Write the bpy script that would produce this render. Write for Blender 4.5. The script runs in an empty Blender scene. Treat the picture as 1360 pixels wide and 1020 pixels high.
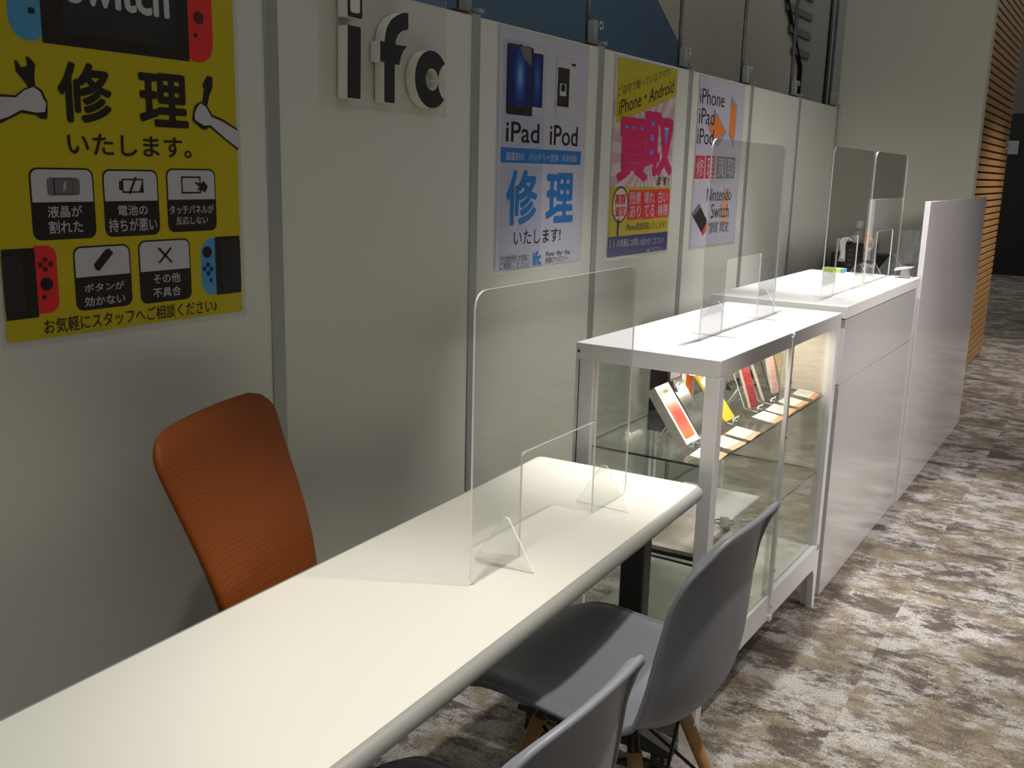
import bpy, bmesh, math, random
from mathutils import Vector, Matrix
random.seed(7)
SC = bpy.context.scene
C = SC.collection
PI = math.pi

# ------------------------------------------------------------------ camera
CAM = (1.5025, 0.0, 1.4232, -0.5555, -0.2158, 0.0261, 1307.26)
cx, cy, cz, yaw, pitch, roll, fpx = CAM
Fv = Vector((math.sin(yaw)*math.cos(pitch), math.cos(yaw)*math.cos(pitch), math.sin(pitch)))
Rv = Vector((math.cos(yaw), -math.sin(yaw), 0))
Uv = Rv.cross(Fv)
R2 = Rv*math.cos(roll) + Uv*math.sin(roll)
U2 = -Rv*math.sin(roll) + Uv*math.cos(roll)
cd = bpy.data.cameras.new('camera')
cam = bpy.data.objects.new('camera', cd); C.objects.link(cam)
m = Matrix.Identity(4)
for i in range(3):
    m[i][0] = R2[i]; m[i][1] = U2[i]; m[i][2] = -Fv[i]; m[i][3] = (cx, cy, cz)[i]
cam.matrix_world = m
cd.sensor_fit = 'HORIZONTAL'; cd.sensor_width = 36; cd.lens = fpx/1360*36
cd.clip_start = 0.02; cd.clip_end = 100
SC.camera = cam
SC.view_settings.view_transform = 'Standard'
SC.view_settings.look = 'None'
SC.view_settings.exposure = 0.0
SC.cycles.transparent_max_bounces = 40
SC.cycles.max_bounces = 10

# ------------------------------------------------------------------ materials
def lin(c):
    return tuple(((v/12.92) if v <= .04045 else ((v+.055)/1.055)**2.4) for v in c)
MATS = {}
def mat(name, rgb, rough=.5, metal=0, spec=.5, coat=0, emit=0, noise=0, nscale=8, bump=0, bscale=200, trans=0, alpha=1):
    """rgb is 0-255 sRGB"""
    if name in MATS: return MATS[name]
    mt = bpy.data.materials.new(name); mt.use_nodes = True
    nt = mt.node_tree; b = nt.nodes['Principled BSDF']
    col = lin([v/255 for v in rgb]) + (1,)
    b.inputs['Base Color'].default_value = col
    b.inputs['Roughness'].default_value = rough
    b.inputs['Metallic'].default_value = metal
    b.inputs['Specular IOR Level'].default_value = spec
    b.inputs['Coat Weight'].default_value = coat
    b.inputs['Coat Roughness'].default_value = .08
    b.inputs['Transmission Weight'].default_value = trans
    b.inputs['Alpha'].default_value = alpha
    if emit:
        b.inputs['Emission Color'].default_value = col
        b.inputs['Emission Strength'].default_value = emit
    tc = nt.nodes.new('ShaderNodeTexCoord')
    if noise:
        n = nt.nodes.new('ShaderNodeTexNoise'); n.inputs['Scale'].default_value = nscale; n.inputs['Detail'].default_value = 5
        r = nt.nodes.new('ShaderNodeMapRange'); r.inputs['To Min'].default_value = 1-noise; r.inputs['To Max'].default_value = 1+noise*.5
        mx = nt.nodes.new('ShaderNodeMix'); mx.data_type = 'RGBA'; mx.blend_type = 'MULTIPLY'; mx.inputs['Factor'].default_value = 1
        nt.links.new(tc.outputs['Object'], n.inputs['Vector']); nt.links.new(n.outputs['Fac'], r.inputs['Value'])
        mx.inputs['A'].default_value = col; nt.links.new(r.outputs['Result'], mx.inputs['B'])
        nt.links.new(mx.outputs['Result'], b.inputs['Base Color'])
    if bump:
        n = nt.nodes.new('ShaderNodeTexNoise'); n.inputs['Scale'].default_value = bscale; n.inputs['Detail'].default_value = 3
        bp = nt.nodes.new('ShaderNodeBump'); bp.inputs['Strength'].default_value = bump; bp.inputs['Distance'].default_value = .002
        nt.links.new(tc.outputs['Object'], n.inputs['Vector']); nt.links.new(n.outputs['Fac'], bp.inputs['Height'])
        nt.links.new(bp.outputs['Normal'], b.inputs['Normal'])
    MATS[name] = mt
    return mt

def clear(name, tint=(.97, .975, .97), edge=0.0, ior=1.49, edgecol=(.9, .92, .92), erough=.25, haze=0.0):
    """thin clear sheet: transparent + fresnel reflection, optionally a share of pale diffuse for cut edges"""
    if name in MATS: return MATS[name]
    mt = bpy.data.materials.new(name); mt.use_nodes = True
    nt = mt.node_tree; nt.nodes.clear()
    out = nt.nodes.new('ShaderNodeOutputMaterial')
    tr = nt.nodes.new('ShaderNodeBsdfTransparent'); tr.inputs['Color'].default_value = tint + (1,)
    gl = nt.nodes.new('ShaderNodeBsdfGlossy'); gl.inputs['Roughness'].default_value = .0
    fr = nt.nodes.new('ShaderNodeFresnel'); ge = nt.nodes.new('ShaderNodeNewGeometry')
    mr = nt.nodes.new('ShaderNodeMapRange'); mr.inputs['To Min'].default_value = ior; mr.inputs['To Max'].default_value = 1/ior
    nt.links.new(ge.outputs['Backfacing'], mr.inputs['Value']); nt.links.new(mr.outputs['Result'], fr.inputs['IOR'])
    mx = nt.nodes.new('ShaderNodeMixShader')
    nt.links.new(fr.outputs[0], mx.inputs[0]); nt.links.new(tr.outputs[0], mx.inputs[1]); nt.links.new(gl.outputs[0], mx.inputs[2])
    last = mx
    if edge or haze:
        pb = nt.nodes.new('ShaderNodeBsdfPrincipled'); pb.inputs['Base Color'].default_value = edgecol + (1,); pb.inputs['Roughness'].default_value = erough
        m2 = nt.nodes.new('ShaderNodeMixShader'); m2.inputs[0].default_value = edge or haze
        nt.links.new(mx.outputs[0], m2.inputs[1]); nt.links.new(pb.outputs[0], m2.inputs[2]); last = m2
    nt.links.new(last.outputs[0], out.inputs[0])
    MATS[name] = mt
    return mt

WHITE = mat('white laminate', (232, 231, 226), .35, noise=.02)
GLOSSW = mat('gloss white laminate', (214, 212, 210), .22, coat=.6)
CABW = mat('white painted metal', (226, 224, 224), .4)
WALLP = mat('panel grey white', (196, 195, 184), .6, noise=.03, nscale=3)
ALU = mat('aluminium', (150, 153, 148), .45, metal=.35)
ACR = clear('clear acrylic')
ACRE = clear('acrylic cut edge', edge=.75, edgecol=(.95, .96, .95))
ACRD = clear('acrylic dim edge', edge=.25, edgecol=(.6, .62, .6))
GLS = clear('cabinet glass', tint=(.955, .975, .96), ior=1.5)
GLSE = clear('dark glass edge', tint=(.1, .16, .13), edge=.9, edgecol=(.03, .05, .04))
BLK = mat('black plastic', (22, 22, 22), .4)
DKG = mat('dark grey metal', (62, 62, 60), .45, metal=.2)
CHG = mat('grey polypropylene', (132, 135, 145), .42, bump=.08, bscale=500)
CHI = mat('grey seat pad', (112, 114, 126), .6, bump=.2, bscale=700)
WOODL = mat('beech wood', (196, 148, 100), .5, noise=.25, nscale=30)
CHR = mat('steel', (190, 190, 190), .25, metal=1)

# ------------------------------------------------------------------ mesh helpers
class MB:
    def __init__(s): s.bm = bmesh.new(); s.mats = []
    def mi(s, m):
        if m not in s.mats: s.mats.append(m)
        return s.mats.index(m)
    def _set(s, faces, m, smooth=False):
        i = s.mi(m)
        for f in faces: f.material_index = i; f.smooth = smooth
    def box(s, a, b, m, bevel=0, mtx=None):
        x0, y0, z0 = a; x1, y1, z1 = b
        vs = [s.bm.verts.new(p) for p in ((x0,y0,z0),(x1,y0,z0),(x1,y1,z0),(x0,y1,z0),(x0,y0,z1),(x1,y0,z1),(x1,y1,z1),(x0,y1,z1))]
        fs = [s.bm.faces.new([vs[i] for i in q]) for q in ((0,3,2,1),(4,5,6,7),(0,1,5,4),(1,2,6,5),(2,3,7,6),(3,0,4,7))]
        s._set(fs, m)
        if bevel:
            es = {e for f in fs for e in f.edges}
            r = bmesh.ops.bevel(s.bm, geom=list(es), offset=bevel, segments=2, affect='EDGES', profile=.5)
            s._set(r['faces'], m, True)
            vs = list({v for f in r['faces'] for v in f.verts} | {v for v in vs if v.is_valid})
        if mtx is not None:
            for v in vs: v.co = mtx @ v.co
        return s
    def prism(s, pts, axis, a0, a1, m, side=None, smooth=False, mback=None):
        """pts 2-D polygon; axis 'x','y','z' extrusion from a0 to a1"""
        def P(u, v, a):
            return {'x': (a, u, v), 'y': (u, a, v), 'z': (u, v, a)}[axis]
        lo = [s.bm.verts.new(P(u, v, a0)) for u, v in pts]
        hi = [s.bm.verts.new(P(u, v, a1)) for u, v in pts]
        f0 = s.bm.faces.new(lo); f1 = s.bm.faces.new(hi)
        s._set([f1], m); s._set([f0], mback or m)
        n = len(pts); sd = []
        for i in range(n):
            sd.append(s.bm.faces.new((lo[i], lo[(i+1) % n], hi[(i+1) % n], hi[i])))
        s._set(sd, side or m, smooth)
        return s
    def tube(s, pts, r, m, seg=8, r1=None, cap=True):
        pts = [Vector(p) for p in pts]; n = len(pts); rings = []
        for i, p in enumerate(pts):
            d = (pts[min(i+1, n-1)] - pts[max(i-1, 0)]).normalized()
            u = d.orthogonal().normalized() if i == 0 else (u - d*u.dot(d)).normalized()
            w = d.cross(u)
            rr = r if r1 is None else r + (r1-r)*i/(n-1)
            rings.append([s.bm.verts.new(p + (u*math.cos(2*PI*k/seg) + w*math.sin(2*PI*k/seg))*rr) for k in range(seg)])
        fs = []
        for a, b in zip(rings, rings[1:]):
            for k in range(seg):
                fs.append(s.bm.faces.new((a[k], a[(k+1) % seg], b[(k+1) % seg], b[k])))
        s._set(fs, m, True)
        if cap:
            s._set([s.bm.faces.new(rings[0][::-1]), s.bm.faces.new(rings[-1])], m)
        return s
    def rings(s, rings, m, smooth=True, caps=True):
        R = [[s.bm.verts.new(p) for p in r] for r in rings]; fs = []
        for a, b in zip(R, R[1:]):
            n = len(a)
            for k in range(n): fs.append(s.bm.faces.new((a[k], a[(k+1) % n], b[(k+1) % n], b[k])))
        s._set(fs, m, smooth)
        if caps: s._set([s.bm.faces.new(R[0][::-1]), s.bm.faces.new(R[-1])], m, smooth)
        return s
    def grid(s, P, m, smooth=True):
        V = [[s.bm.verts.new(p) for p in row] for row in P]; fs = []
        for i in range(len(V)-1):
            for j in range(len(V[0])-1):
                fs.append(s.bm.faces.new((V[i][j], V[i][j+1], V[i+1][j+1], V[i+1][j])))
        s._set(fs, m, smooth); return s
    def poly(s, pts, m):
        f = s.bm.faces.new([s.bm.verts.new(p) for p in pts]); s._set([f], m); return s
    def build(s, name, parent=None, recalc=True):
        if recalc: bmesh.ops.recalc_face_normals(s.bm, faces=s.bm.faces[:])
        me = bpy.data.meshes.new(name); s.bm.to_mesh(me); s.bm.free()
        for m in s.mats: me.materials.append(m)
        o = bpy.data.objects.new(name, me); C.objects.link(o)
        if parent is not None: o.parent = parent
        return o

def tag(o, label=None, cat=None, group=None, kind=None):
    if label: o['label'] = label
    if cat: o['category'] = cat
    if group: o['group'] = group
    if kind: o['kind'] = kind
    return o
def thing(name, label, cat, loc=(0, 0, 0), rz=0, group=None, rot=None):
    o = bpy.data.objects.new(name, None); C.objects.link(o); o.empty_display_size = .1
    o.location = loc; o.rotation_euler = rot or (0, 0, rz)
    return tag(o, label, cat, group)
def dup(o, loc, rz=0, label=None):
    r = o.copy(); C.objects.link(r); r.location = loc; r.rotation_euler = (0, 0, rz)
    if label: r['label'] = label
    for ch in o.children:
        c = ch.copy(); C.objects.link(c); c.parent = r
        for g in ch.children:
            d = g.copy(); C.objects.link(d); d.parent = c
    return r
def rrect(x0, y0, x1, y1, r, n=5):
    pts = []
    for px, py, a in ((x1-r, y0+r, -PI/2), (x1-r, y1-r, 0), (x0+r, y1-r, PI/2), (x0+r, y0+r, PI)):
        for k in range(n+1):
            t = a + PI/2*k/n; pts.append((px + r*math.cos(t), py + r*math.sin(t)))
    return pts
def fillet(pts, rad, n=5):
    """round polygon corners; rad list or number"""
    out = []; N = len(pts)
    for i in range(N):
        p = Vector(pts[i]); a = Vector(pts[i-1]); b = Vector(pts[(i+1) % N])
        r = rad[i] if isinstance(rad, (list, tuple)) else rad
        if r <= 0: out.append(tuple(p)); continue
        da = (a-p).normalized(); db = (b-p).normalized()
        ang = da.angle(db); t = min(r/math.tan(ang/2), (a-p).length*.49, (b-p).length*.49)
        q0 = p+da*t; q1 = p+db*t
        for k in range(n+1):
            s = k/n; out.append(tuple((q0*(1-s)**2 + p*2*s*(1-s) + q1*s*s)))
    return out
DATA = {'P1': [('rect','film',0.877,1.118,1.392,1.795,0,0.004),('rect','yellow',0.887,1.129,1.382,1.785,1,0),('rect','blue',0.931,1.598,0.996,1.78,2,0.045),
        ('rect','red',1.259,1.598,1.331,1.78,2,0.045),('rect','ink',0.986,1.598,1.275,1.78,3,0),('rect','screen',1.023,1.618,1.247,1.78,4,0),
        ('rect','ink',0.965,1.639,0.976,1.648,3,0),('rect','darkred',1.287,1.665,1.311,1.688,3,0.02),('rect','ink',1.286,1.641,1.295,1.649,3,0.01),
        ('text','silver','Switch',1.029,1.665,1.234,1.727,5,0.03),('text','ink','修',1.006,1.478,1.107,1.575,3,0.03),
        ('text','ink','理',1.16,1.479,1.267,1.572,3,0.03),('text','ink','いたします。',1.017,1.426,1.27,1.462,3,0.015),
        ('poly','ink',
         [(0.957,1.526),(0.947,1.539),(0.937,1.55),(0.936,1.566),(0.94,1.567),(0.947,1.557),(0.957,1.56),(0.955,1.574),(0.961,1.574),(0.971,1.564),(0.968,1.547),
          (0.968,1.53)],
         2),
        ('poly','ink',
         [(0.908,1.514),(0.933,1.514),(0.948,1.525),(0.966,1.532),(0.979,1.525),(0.987,1.508),(0.986,1.492),(0.984,1.481),(0.972,1.481),(0.966,1.486),(0.941,1.488),
          (0.919,1.477),(0.905,1.47)],
         3),
        ('poly','white',
         [(0.908,1.51),(0.934,1.511),(0.949,1.523),(0.965,1.529),(0.976,1.522),(0.979,1.513),(0.984,1.506),(0.983,1.499),(0.981,1.492),(0.967,1.49),(0.942,1.493),
          (0.919,1.481),(0.905,1.476)],
         4),
        ('poly','ink',[(1.314,1.577),(1.327,1.575),(1.326,1.556),(1.319,1.544),(1.312,1.523),(1.3,1.528),(1.305,1.55),(1.302,1.56)],2),
        ('poly','ink',
         [(1.277,1.508),(1.282,1.521),(1.296,1.529),(1.311,1.523),(1.323,1.507),(1.348,1.5),(1.384,1.484),(1.384,1.443),(1.346,1.465),(1.315,1.484),(1.304,1.478),
          (1.293,1.481),(1.275,1.494)],
         3),
        ('poly','white',
         [(1.281,1.506),(1.287,1.518),(1.296,1.526),(1.308,1.52),(1.32,1.503),(1.348,1.495),(1.384,1.48),(1.383,1.448),(1.349,1.467),(1.317,1.488),(1.302,1.486),
          (1.281,1.496)],
         4),
        ('rect','ink',0.945,1.289,1.061,1.405,2,0.014),('rect','white',0.948,1.35,1.058,1.4020000000000001,3,0.012),('rect','white',0.948,1.35,1.058,1.37,3.3,0),
        ('text','white','液晶が',0.973,1.325,1.035,1.344,4,0.01),('text','white','割れた',0.973,1.299,1.035,1.32,4,0.01),('rect','ink',1.078,1.289,1.192,1.404,2,0.014),
        ('rect','white',1.081,1.35,1.189,1.401,3,0.012),('rect','white',1.081,1.35,1.189,1.37,3.3,0),('text','white','電池の',1.105,1.325,1.166,1.343,4,0.01),
        ('text','white','持ちが悪い',1.085,1.297,1.185,1.32,4,0.01),('rect','ink',1.21,1.292,1.324,1.407,2,0.014),
        ('rect','white',1.2129999999999999,1.351,1.3210000000000002,1.4040000000000001,3,0.012),('rect','white',1.2129999999999999,1.351,1.3210000000000002,1.371,3.3,0),
        ('text','white','タッチパネルが',1.214,1.324,1.317,1.341,4,0.01),('text','white','反応しない',1.228,1.305,1.302,1.32,4,0.01),
        ('rect','ink',1.013,1.167,1.125,1.276,2,0.014),('rect','white',1.0159999999999998,1.224,1.122,1.2730000000000001,3,0.012),
        ('rect','white',1.0159999999999998,1.224,1.122,1.244,3.3,0),('text','white','ボタンが',1.03,1.198,1.109,1.212,4,0.01),
        ('text','white','効かない',1.029,1.173,1.109,1.19,4,0.01),('rect','ink',1.142,1.166,1.257,1.28,2,0.014),
        ('rect','white',1.1449999999999998,1.224,1.254,1.2770000000000001,3,0.012),('rect','white',1.1449999999999998,1.224,1.254,1.244,3.3,0),
        ('text','white','その他',1.171,1.2,1.231,1.218,4,0.01),('text','white','不具合',1.169,1.175,1.231,1.193,4,0.01),('rect','grey',0.975,1.361,1.034,1.389,5,0.006),
        ('rect','ink',0.986,1.362,1.021,1.388,6,0),('rect','grey',0.988,1.363,1.02,1.387,7,0),
        ('poly','white',[(1.007,1.383),(1.002,1.374),(1.005,1.374),(1.002,1.366),(1.01,1.375),(1.006,1.375),(1.009,1.382)],8),
        ('rect','ink',1.116,1.3855,1.16,1.388,5,0),('rect','ink',1.116,1.364,1.16,1.3665,5,0),('rect','ink',1.116,1.364,1.1185,1.388,5,0),
        ('rect','ink',1.1575,1.364,1.16,1.388,5,0),('rect','ink',1.11,1.3815,1.116,1.384,5,0),('rect','ink',1.11,1.369,1.116,1.3715,5,0),
        ('rect','ink',1.11,1.369,1.1125,1.384,5,0),('rect','ink',1.1135,1.369,1.116,1.384,5,0),
        ('poly','ink',[(1.143,1.391),(1.147,1.391),(1.132,1.362),(1.128,1.363)],6),('poly','ink',[(1.159,1.385),(1.158,1.365),(1.15,1.365)],6),
        ('rect','ink',1.243,1.3902,1.288,1.393,5,0),('rect','ink',1.243,1.362,1.288,1.3648,5,0),('rect','ink',1.243,1.362,1.2458,1.393,5,0),
        ('rect','ink',1.2852,1.362,1.288,1.393,5,0),
        ('poly','ink',[(1.275,1.383),(1.288,1.379),(1.295,1.385),(1.3,1.379),(1.305,1.375),(1.298,1.364),(1.288,1.367),(1.278,1.37),(1.286,1.373),(1.274,1.381)],6),
        ('poly','ink',[(1.051,1.244),(1.075,1.268),(1.082,1.27),(1.09,1.263),(1.088,1.259),(1.06,1.232),(1.053,1.236)],5),
        ('poly','ink',[(1.183,1.264),(1.188,1.266),(1.215,1.238),(1.212,1.236)],5),('poly','ink',[(1.212,1.266),(1.215,1.263),(1.187,1.237),(1.183,1.238)],5),
        ('textr','ink','お気軽にスタッフへご相談ください♪',0.952,1.135,1.316,1.134,0.026,3,0.006),('rect','ink',0.889,1.165,0.945,1.278,2,0),
        ('rect','screen',0.888,1.178,0.923,1.268,3,0),('rect','red',0.944,1.17,0.983,1.281,1.5,0.035),('rect','red',0.944,1.17,0.963,1.281,1.8,0),
        ('disc','darkred',0.962,1.258,0.0045,4),('disc','darkred',0.953,1.25,0.0045,4),('disc','darkred',0.971,1.25,0.0045,4),('disc','darkred',0.961,1.242,0.0045,4),
        ('disc','ink',0.962,1.218,0.011,4),('disc','ink',0.956,1.197,0.004,4),('rect','blue',1.282,1.168,1.346,1.277,1.5,0.028),
        ('rect','ink',1.317,1.167,1.379,1.279,3,0),('rect','screen',1.33,1.175,1.38,1.271,4,0),('disc','navy',1.298,1.227,0.0045,4),
        ('disc','navy',1.289,1.22,0.0045,4),('disc','navy',1.306,1.218,0.0045,4),('disc','navy',1.298,1.211,0.0045,4),('disc','ink',1.297,1.251,0.011,4),
        ('rect','navy',1.301,1.194,1.307,1.201,4,0)],
 'P2': [('rect','film',2.3,1.128,2.822,1.797,0,0.004),('rect','paper',2.312,1.14,2.812,1.789,1,0),('rect','paleblue',2.33,1.14,2.557,1.765,2,0),
        ('rect','white',2.46,1.575,2.549,1.761,3,0.008),('rect','navyscreen',2.461,1.595,2.542,1.742,4,0),('rect','ink',2.348,1.568,2.487,1.754,5,0.008),
        ('rect','navyscreen',2.355,1.591,2.48,1.745,6,0),('ell','nb1',2.416,1.672,0.036,0.085,6.5),('ell','nb2',2.416,1.672,0.0288,0.068,6.8),
        ('ell','nb3',2.416,1.672,0.0216,0.051,7.1),('ell','nb4',2.416,1.672,0.0151,0.0357,7.4),('ell','nb5',2.416,1.672,0.009,0.0213,7.7),
        ('ell','nb1',2.51,1.67,0.022,0.07,4.2),('ell','nb2',2.51,1.67,0.0154,0.049,4.4),('ell','nb3',2.51,1.67,0.0088,0.028,4.6000000000000005),
        ('poly','grey',[(2.41,1.751),(2.471,1.752),(2.474,1.704),(2.431,1.721)],8),('rect','silver',2.68,1.582,2.753,1.742,3,0.008),
        ('rect','ink',2.709,1.727,2.737,1.735,4,0.003),('rect','white',2.619,1.586,2.7,1.742,5,0.008),('rect','ink',2.627,1.606,2.698,1.717,6,0),
        ('rect','silver',2.641,1.637,2.679,1.672,7,0),('rect','ink',2.647,1.65,2.672,1.67,8,0),('text','ink','iPad',2.351,1.494,2.532,1.55,3,0.012),
        ('text','ink','iPod',2.593,1.493,2.765,1.552,3,0.012),('rect','band',2.327,1.438,2.79,1.479,3,0),('text','white','画面割れ',2.355,1.445,2.453,1.467,4,0),
        ('text','white','バッテリー交換',2.477,1.446,2.647,1.467,4,0),('text','white','水没修理',2.669,1.447,2.764,1.467,4,0),
        ('text','band','修',2.359,1.264,2.531,1.42,3,0.028),('text','band','理',2.582,1.264,2.753,1.413,3,0.028),
        ('text','ink','いたします!',2.406,1.207,2.678,1.249,3,0.005),('textr','ink','その他修理もお気軽に',2.336,1.162,2.494,1.158,0.02,3,0),
        ('textr','ink','ご相談ください!',2.335,1.143,2.494,1.139,0.02,3,0),('text','band','ifc',2.515,1.142,2.565,1.184,3,0.05),
        ('textr','ink','iPhone・iPad・iPod',2.591,1.165,2.742,1.163,0.015,3,0),('textr','ink','修理のアイエフシー',2.59,1.143,2.734,1.143,0.019,3,0)],
 'P3': [('rect','film',2.995,1.124,3.52,1.793,0,0.004),('rect','pinkwhite',3.007,1.135,3.505,1.785,1,0),
        ('poly','pinkray',[(3.505,1.5142),(3.281,1.482),(3.505,1.482)],2),('poly','pinkray',[(3.505,1.5843),(3.281,1.482),(3.505,1.5478)],2),
        ('poly','pinkray',[(3.505,1.6761),(3.281,1.482),(3.505,1.626)],2),('poly','pinkray',[(3.4211,1.7),(3.281,1.482),(3.4699,1.7)],2),
        ('poly','pinkray',[(3.345,1.7),(3.281,1.482),(3.3806,1.7)],2),('poly','pinkray',[(3.281,1.7),(3.281,1.482),(3.3123,1.7)],2),
        ('poly','pinkray',[(3.217,1.7),(3.281,1.482),(3.2497,1.7)],2),('poly','pinkray',[(3.1409,1.7),(3.281,1.482),(3.1814,1.7)],2),
        ('poly','pinkray',[(3.0294,1.7),(3.281,1.482),(3.0921,1.7)],2),('poly','pinkray',[(3.007,1.6071),(3.281,1.482),(3.007,1.6581)],2),
        ('poly','pinkray',[(3.007,1.5214),(3.281,1.482),(3.007,1.5625)],2),('poly','pinkray',[(3.007,1.4426),(3.281,1.482),(3.007,1.482)],2),
        ('poly','pinkray',[(3.007,1.3569),(3.281,1.482),(3.007,1.4015)],2),('poly','pinkray',[(3.007,1.305),(3.0767,1.305),(3.281,1.482),(3.007,1.3059)],2),
        ('poly','pinkray',[(3.1672,1.305),(3.281,1.482),(3.1276,1.305)],2),('poly','pinkray',[(3.229,1.305),(3.281,1.482),(3.2002,1.305)],2),
        ('poly','pinkray',[(3.281,1.305),(3.281,1.482),(3.2556,1.305)],2),('poly','pinkray',[(3.333,1.305),(3.281,1.482),(3.3064,1.305)],2),
        ('poly','pinkray',[(3.3948,1.305),(3.281,1.482),(3.3618,1.305)],2),('poly','pinkray',[(3.4853,1.305),(3.281,1.482),(3.4344,1.305)],2),
        ('poly','pinkray',[(3.505,1.3797),(3.281,1.482),(3.505,1.338)],2),('poly','pinkray',[(3.505,1.4498),(3.281,1.482),(3.505,1.4162)],2),
        ('poly','yellow',[(3.021,1.785),(3.508,1.79),(3.512,1.697),(3.026,1.577)],3),('textr','ink','ご自宅で眠っているスマホ',3.032,1.661,3.442,1.764,0.03,4,0.0),
        ('textr','ink','iPhone・Android',3.042,1.602,3.485,1.709,0.048,4,0.008),('text','magenta','買',3.045,1.387,3.296,1.602,5,0.034),
        ('text','magenta','取',3.249,1.407,3.513,1.631,5,0.034),('poly','skyblue',[(3.059,1.577),(3.239,1.607),(3.238,1.565),(3.063,1.537)],4),
        ('poly','skyblue',[(3.083,1.525),(3.235,1.541),(3.241,1.443),(3.093,1.43)],4),('poly','skyblue',[(3.283,1.615),(3.343,1.616),(3.356,1.468),(3.29,1.466)],4),
        ('poly','skyblue',[(3.403,1.573),(3.459,1.573),(3.449,1.498),(3.42,1.508)],4),('text','ink','ます!',3.381,1.375,3.489,1.408,6,0.01),
        ('rect','yellow',3.007,1.135,3.505,1.37,3,0),('rect','navy',3.007,1.135,3.505,1.204,4,0),('ring','ink',3.085,1.311,0.056,0.062,6),
        ('disc','pinkwhite',3.085,1.311,0.056,5),('poly','ink',[(3.072,1.265),(3.084,1.263),(3.082,1.205),(3.067,1.205)],6),
        ('text','red','高額',3.043,1.311,3.125,1.348,6,0.03),('text','red','査定',3.047,1.271,3.129,1.307,6,0.03),('rect','red',3.144,1.257,3.264,1.36,5,0.015),
        ('text','white','残債',3.157,1.311,3.247,1.354,6,0.005),('text','white','あり',3.162,1.265,3.253,1.307,6,0.005),('rect','red',3.261,1.256,3.383,1.361,5,0.015),
        ('text','white','壊れ',3.275,1.311,3.364,1.354,6,0.005),('text','white','てる',3.281,1.264,3.371,1.307,6,0.005),('rect','red',3.379,1.258,3.505,1.362,5,0.015),
        ('text','white','古い',3.394,1.312,3.485,1.355,6,0.005),('text','white','機種',3.4,1.266,3.492,1.308,6,0.005),
        ('textr','ink','iPhone高価買取いたします!',3.142,1.219,3.483,1.217,0.028,5,0),('textr','white','》》お気軽にお問い合わせください!',3.015,1.168,3.47,1.16,0.028,5,0.004),
        ('textr','white','▲アイエフシー',3.326,1.137,3.466,1.135,0.016,5,0)],
 'P4': [('rect','film',3.725,1.12,4.262,1.797,0,0.004),('rect','paper',3.737,1.13,4.25,1.79,1,0),('text','ink','iPhone',3.746,1.688,4.016,1.747,4,0),
        ('text','ink','iPad',3.748,1.613,3.914,1.673,4,0),('text','ink','iPod',3.744,1.535,3.917,1.595,4,0),
        ('poly','grey2',[(3.845,1.605),(3.936,1.667),(4.064,1.591),(3.964,1.523)],2),('poly','orange',[(3.859,1.605),(3.938,1.655),(4.047,1.593),(3.935,1.559)],3),
        ('poly','grey2',[(4.09,1.744),(4.172,1.702),(4.16,1.531),(4.092,1.584)],2),('poly','orange',[(4.092,1.713),(4.171,1.694),(4.166,1.565),(4.095,1.587)],3),
        ('rect','redbox',3.741,1.401,3.839,1.491,3,0),('text','white','修',3.754,1.408,3.829,1.482,4,0),('rect','redbox',3.851,1.402,3.954,1.493,3,0),
        ('text','white','理',3.864,1.409,3.944,1.484,4,0),('rect','greybox',3.975,1.402,4.078,1.493,3,0),('text','white','買',3.989,1.41,4.067,1.484,4,0),
        ('rect','greybox',4.087,1.403,4.195,1.493,3,0),('text','white','取',4.101,1.411,4.184,1.484,4,0),('text','ink','Nintendo',3.887,1.311,4.173,1.363,4,0),
        ('text','ink','Switch',3.946,1.24,4.155,1.3,4,0),('text','greybox','買取',3.931,1.178,4.171,1.222,4,0.01),
        ('poly','paleorange',[(4.079,1.373),(4.14,1.353),(4.146,1.207),(4.08,1.209),(4.057,1.288)],2),
        ('poly','ink',[(3.736,1.262),(3.806,1.304),(3.932,1.214),(3.873,1.173)],4),('poly','slate',[(3.733,1.262),(3.806,1.304),(3.83,1.292),(3.761,1.255)],5),
        ('poly','red',[(3.855,1.19),(3.901,1.223),(3.932,1.214),(3.873,1.172)],5)],
 'F': [(1.881,1.763),(1.881,1.727),(1.858,1.721),(1.843,1.711),(1.836,1.699),(1.834,1.689),(1.876,1.69),(1.863,1.679),(1.855,1.666),(1.848,1.646),(1.832,1.646),
       (1.831,1.561),(1.794,1.561),(1.794,1.647),(1.78,1.648),(1.78,1.691),(1.795,1.691),(1.797,1.704),(1.803,1.722),(1.818,1.74),(1.838,1.752),(1.858,1.76)],
 'I': [(1.673,1.711),(1.716,1.711),(1.713,1.562),(1.67,1.562)],
 'DOT': [(1.674,1.792),(1.721,1.79),(1.721,1.728),(1.673,1.727)],
 'C': [(1.906,1.621),(1.965,1.691),(2.025,1.661),(1.967,1.559),(1.943,1.624),(1.966,1.651),(1.967,1.601),(1.991,1.636),(2.025,1.661),(2.018,1.586)],
 'MURAL': {'blue': [(2.903,2.175),(5.747,2.69),(5.944,2.464),(6.555,2.11),(6.751,1.937),(3.546,1.929),(2.897,1.937)],
           'dark': [(8.316,2.812),(8.978,2.361),(8.992,2.539),(9.147,2.935)]}}

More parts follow.
